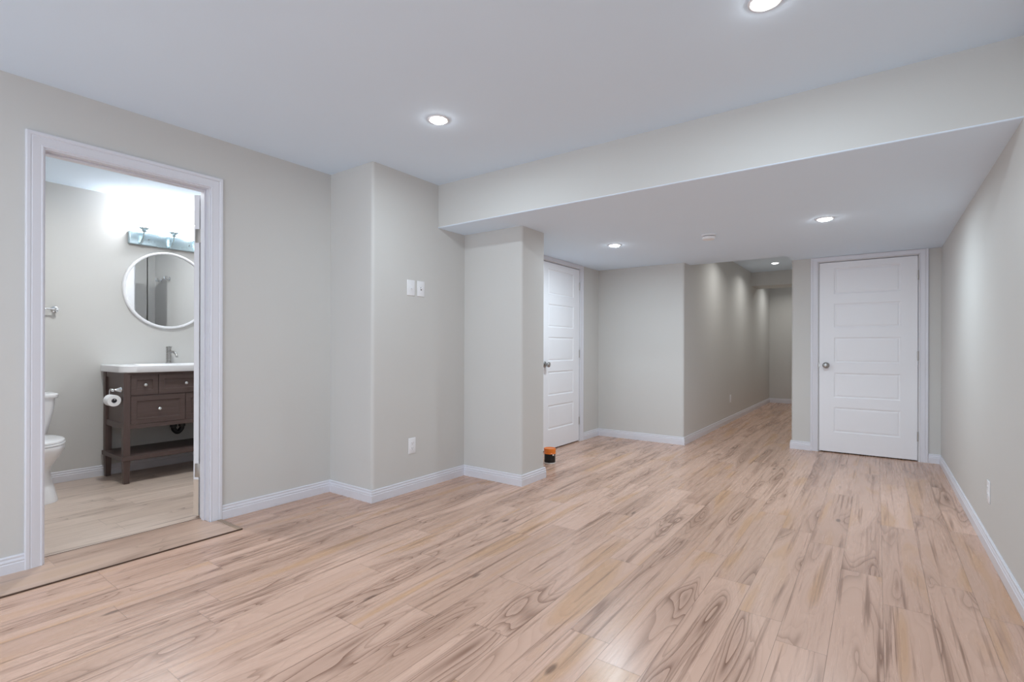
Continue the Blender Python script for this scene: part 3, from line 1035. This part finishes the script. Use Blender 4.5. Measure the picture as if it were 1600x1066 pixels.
# ------------------------------------------------------------------ toilet paper holder and roll
root = empty('toilet_paper_holder', (-4.985, VY0 - 0.001, 0.767))
tag(root, 'chrome toilet paper holder screwed to the vanity side', 'paper holder')
bm = bmesh.new()
lathe(bm, [(0.0, 0.0), (0.0235, 0.0), (0.0235, 0.004), (0.019, 0.010), (0.010, 0.034), (0.0085, 0.042), (0.011, 0.046), (0.011, 0.062), (0.006, 0.068), (0.0, 0.069)],
      aim((0, 0, 0), (0, -1, 0)), 22)
obj('mount', bm, M['chrome'], root, smooth=40)
bm = bmesh.new()
add_tube(bm, smooth_path([(0.0, -0.055, 0.004), (-0.03, -0.056, 0.008), (-0.062, -0.057, 0.0), (-0.072, -0.057, -0.03), (-0.072, -0.057, -0.062), (-0.060, -0.057, -0.073), (-0.02, -0.057, -0.0735), (0.052, -0.057, -0.0735)], 5), 0.0042, 10)
obj('arm', bm, M['chrome'], root, smooth=50)
root = empty('toilet_paper_roll', (-4.998, 1.400, 0.684))
tag(root, 'white toilet paper roll hanging on the holder beside the vanity', 'toilet paper')
bm = bmesh.new()
seg = 40
mm = aim((0, 0, 0), (1, 0, 0))
prof = [(0.0185, -0.05), (0.044, -0.05), (0.046, -0.048), (0.046, 0.048), (0.044, 0.05), (0.0185, 0.05)]
rings = [[bm.verts.new(mm @ Vector((r * math.cos(2 * PI * i / seg), r * math.sin(2 * PI * i / seg), z))) for i in range(seg)] for r, z in prof]
for a, b in zip(rings, rings[1:]):
    for i in range(seg):
        bm.faces.new((a[i], a[(i + 1) % seg], b[(i + 1) % seg], b[i]))
obj('sheets', bm, M['paper'], root, smooth=40)
bm = bmesh.new()
prof = [(0.0185, -0.0495), (0.0185, 0.0495), (0.0172, 0.0495), (0.0172, -0.0495), (0.0185, -0.0495)]
rings = [[bm.verts.new(mm @ Vector((r * math.cos(2 * PI * i / seg), r * math.sin(2 * PI * i / seg), z))) for i in range(seg)] for r, z in prof]
for a, b in zip(rings, rings[1:]):
    for i in range(seg):
        bm.faces.new((a[i], a[(i + 1) % seg], b[(i + 1) % seg], b[i]))
obj('core', bm, M['card'], root, smooth=40)

# ------------------------------------------------------------------ mirror, vanity light, towel bar, hooks
root = empty('round_mirror', (XK, 1.950, 1.647))
tag(root, 'round wall mirror in a thin white frame above the sink', 'mirror')
RM = 0.360
bm = bmesh.new()
sg = 72
mm = aim((0, 0, 0), (1, 0, 0))
prof = [(RM - 0.022, 0.002), (RM, 0.002), (RM, 0.028), (RM - 0.004, 0.032), (RM - 0.018, 0.032), (RM - 0.022, 0.028), (RM - 0.022, 0.002)]
rings = [[bm.verts.new(mm @ Vector((r * math.cos(2 * PI * i / sg), r * math.sin(2 * PI * i / sg), z))) for i in range(sg)] for r, z in prof]
for a, b in zip(rings, rings[1:]):
    for i in range(sg):
        bm.faces.new((a[i], a[(i + 1) % sg], b[(i + 1) % sg], b[i]))
bmesh.ops.remove_doubles(bm, verts=bm.verts, dist=1e-6)
obj('frame', bm, M['frame'], root, smooth=50)
bm = bmesh.new()
lathe(bm, [(RM - 0.021, 0.004), (RM - 0.021, 0.018), (0.0, 0.018)], mm, sg)
obj('glass', bm, M['mirror'], root)

root = empty('vanity_light', (XK, 1.958, 2.10))
tag(root, 'wall light bar with lit upright shades above the round mirror', 'wall light')
bm = box(0.0, 0.045, -0.325, 0.325, -0.058, 0.058, 0.006, 3)
obj('back_plate', bm, M['bluechrome'], root, smooth=30)
for dy in (-0.118, 0.118):
    bm = bmesh.new()
    lathe(bm, [(0.0, 0.049), (0.005, 0.048), (0.006, 0.045)], Matrix.Translation((0, dy - 0.06 if dy < 0 else dy + 0.04, -0.004)) @ aim((0, 0, 0), (1, 0, 0)), 12)
    obj('screw', bm, M['nickel'], root, smooth=40)
for dy in (-0.236, 0.0, 0.236):
    bm = bmesh.new()
    add_tube(bm, smooth_path([(0.043, dy - 0.012, -0.050), (0.075, dy - 0.010, -0.046), (0.098, dy - 0.004, -0.012), (0.112, dy, 0.020), (0.120, dy, 0.052)], 5),
             [0.010] * 8 + [0.009] * 5 + [0.0085] * 8, 12)
    arm = obj('arm', bm, M['bluechrome'], root, smooth=50)
    bm = bmesh.new()
    lathe(bm, [(0.0, 0.045), (0.016, 0.047), (0.020, 0.056), (0.017, 0.062), (0.026, 0.070), (0.038, 0.078), (0.040, 0.083), (0.030, 0.083), (0.0, 0.079)],
          Matrix.Translation((0.120, dy, 0)), 26)
    obj('cup', bm, M['bluechrome'], arm, smooth=50)
    bm = bmesh.new()
    lathe(bm, [(0.0, 0.081), (0.028, 0.081), (0.036, 0.095), (0.044, 0.125), (0.055, 0.165), (0.064, 0.190), (0.060, 0.190), (0.050, 0.163), (0.0, 0.12)],
          Matrix.Translation((0.120, dy, 0)), 28)
    s = obj('glass_shade', bm, M['shade'], arm, smooth=50)

root = empty('towel_bar', (XK, 0.83, 1.420))
tag(root, 'thin chrome towel bar on the bathroom wall above the toilet', 'towel bar')
bm = bmesh.new()
add_tube(bm, [(0.062, -0.325, 0), (0.062, 0.325, 0)], 0.0065, 14)
obj('rail', bm, M['chrome'], root, smooth=50)
for y in (-0.31, 0.31):
    bm = bmesh.new()
    lathe(bm, [(0.0, 0.0), (0.024, 0.0), (0.024, 0.006), (0.016, 0.012), (0.010, 0.020), (0.010, 0.052), (0.013, 0.058), (0.013, 0.070), (0.008, 0.075), (0.0, 0.075)],
          Matrix.Translation((0, y, 0)) @ aim((0, 0, 0), (1, 0, 0)), 22)
    obj('post', bm, M['chrome'], root, smooth=40)

def robe_hook(x, z, label):
    root = empty('robe_hook', (x, YBR, z))
    tag(root, label, 'hook', 'robe hooks on the bathroom end wall')
    bm = bmesh.new()
    lathe(bm, [(0.0, 0.0), (0.020, 0.0), (0.020, 0.005), (0.014, 0.009), (0.0, 0.010)], aim((0, 0, 0), (0, -1, 0)), 20)
    obj('plate', bm, M['chrome'], root, smooth=40)
    for s in (-1, 1):
        bm = bmesh.new()
        add_tube(bm, smooth_path([(0, -0.006, -0.002), (s * 0.010, -0.030, -0.018), (s * 0.024, -0.045, -0.006), (s * 0.030, -0.048, 0.022)], 5), 0.0055, 10)
        obj('prong', bm, M['chrome'], root, smooth=50)
robe_hook(-3.76, 1.93, 'chrome hook on the bathroom end wall nearer the doorway wall')
robe_hook(-4.01, 1.93, 'chrome hook on the bathroom end wall nearer the sink')

# ------------------------------------------------------------------ toilet (back to the wall, bowl towards the doorway)
root = empty('toilet', (-5.43, 0.918, 0))
tag(root, 'white two piece toilet in profile just inside the bathroom doorway', 'toilet')
def rrect(x0, x1, y0, y1, r, z, k=5):
    pts = []
    for cx, cy, a in ((x1 - r, y1 - r, 0), (x0 + r, y1 - r, PI / 2), (x0 + r, y0 + r, PI), (x1 - r, y0 + r, 1.5 * PI)):
        for i in range(k + 1):
            t = a + PI / 2 * i / k
            pts.append((cx + r * math.cos(t), cy + r * math.sin(t), z))
    return pts
rings = []
for z, xf, hw in ((0.405, 0.150, 0.140), (0.425, 0.158, 0.148), (0.52, 0.180, 0.165), (0.62, 0.205, 0.181), (0.715, 0.215, 0.188)):
    rings.append(rrect(0.012, xf, -hw, hw, 0.035, z))
obj('tank', loft(rings), M['porcelain'], root, smooth=40)
rings = [rrect(0.006, 0.226, -0.198, 0.198, 0.035, 0.715), rrect(0.003, 0.230, -0.204, 0.204, 0.038, 0.722), rrect(0.003, 0.230, -0.204, 0.204, 0.038, 0.742),
         rrect(0.010, 0.224, -0.196, 0.196, 0.035, 0.750)]
obj('tank_lid', loft(rings), M['porcelain'], root, smooth=40)
def egg(cx, rf, rb, ry, z, n=40, sq=2.2):
    pts = []
    for i in range(n):
        t = 2 * PI * i / n
        c, s = math.cos(t), math.sin(t)
        rx = rf if c > 0 else rb
        pts.append((cx + rx * math.copysign(abs(c) ** (2 / sq), c), ry * math.copysign(abs(s) ** (2 / sq), s), z))
    return pts
# bowl and pedestal: foot up to the rim
rings = []
for z, cx, rf, rb, ry, sq in ((0.0, 0.36, 0.320, 0.25, 0.134, 3.4), (0.02, 0.36, 0.317, 0.25, 0.131, 3.4), (0.10, 0.36, 0.285, 0.25, 0.117, 3.0), (0.20, 0.36, 0.250, 0.25, 0.104, 2.6),
                              (0.245, 0.37, 0.255, 0.25, 0.112, 2.4), (0.285, 0.38, 0.285, 0.26, 0.140, 2.2), (0.325, 0.39, 0.305, 0.28, 0.165, 2.2), (0.36, 0.40, 0.312, 0.30, 0.180, 2.2),
                              (0.385, 0.40, 0.315, 0.31, 0.184, 2.2), (0.400, 0.40, 0.312, 0.31, 0.182, 2.2)):
    rings.append(egg(cx, rf, rb, ry, z, sq=sq))
obj('bowl', loft(rings), M['porcelain'], root, smooth=50)
rings = [egg(0.42, 0.285, 0.21, 0.180, 0.401), egg(0.42, 0.290, 0.215, 0.184, 0.405), egg(0.42, 0.290, 0.215, 0.184, 0.414), egg(0.42, 0.286, 0.212, 0.180, 0.418)]
obj('seat', loft(rings), M['porcelain'], root, smooth=40)
rings = [egg(0.42, 0.282, 0.21, 0.178, 0.4195), egg(0.42, 0.286, 0.214, 0.181, 0.424), egg(0.42, 0.284, 0.213, 0.179, 0.434), egg(0.42, 0.262, 0.20, 0.160, 0.441), egg(0.42, 0.16, 0.13, 0.09, 0.444)]
obj('seat_lid', loft(rings), M['porcelain'], root, smooth=40)
bm = bmesh.new()
add_tube(bm, [(0.195, -0.15, 0.66), (0.225, -0.15, 0.66)], 0.011, 14)
add_box(bm, 0.222, 0.232, -0.160, -0.075, 0.652, 0.668, 0.003)
obj('flush_lever', bm, M['chrome'], root, smooth=40)
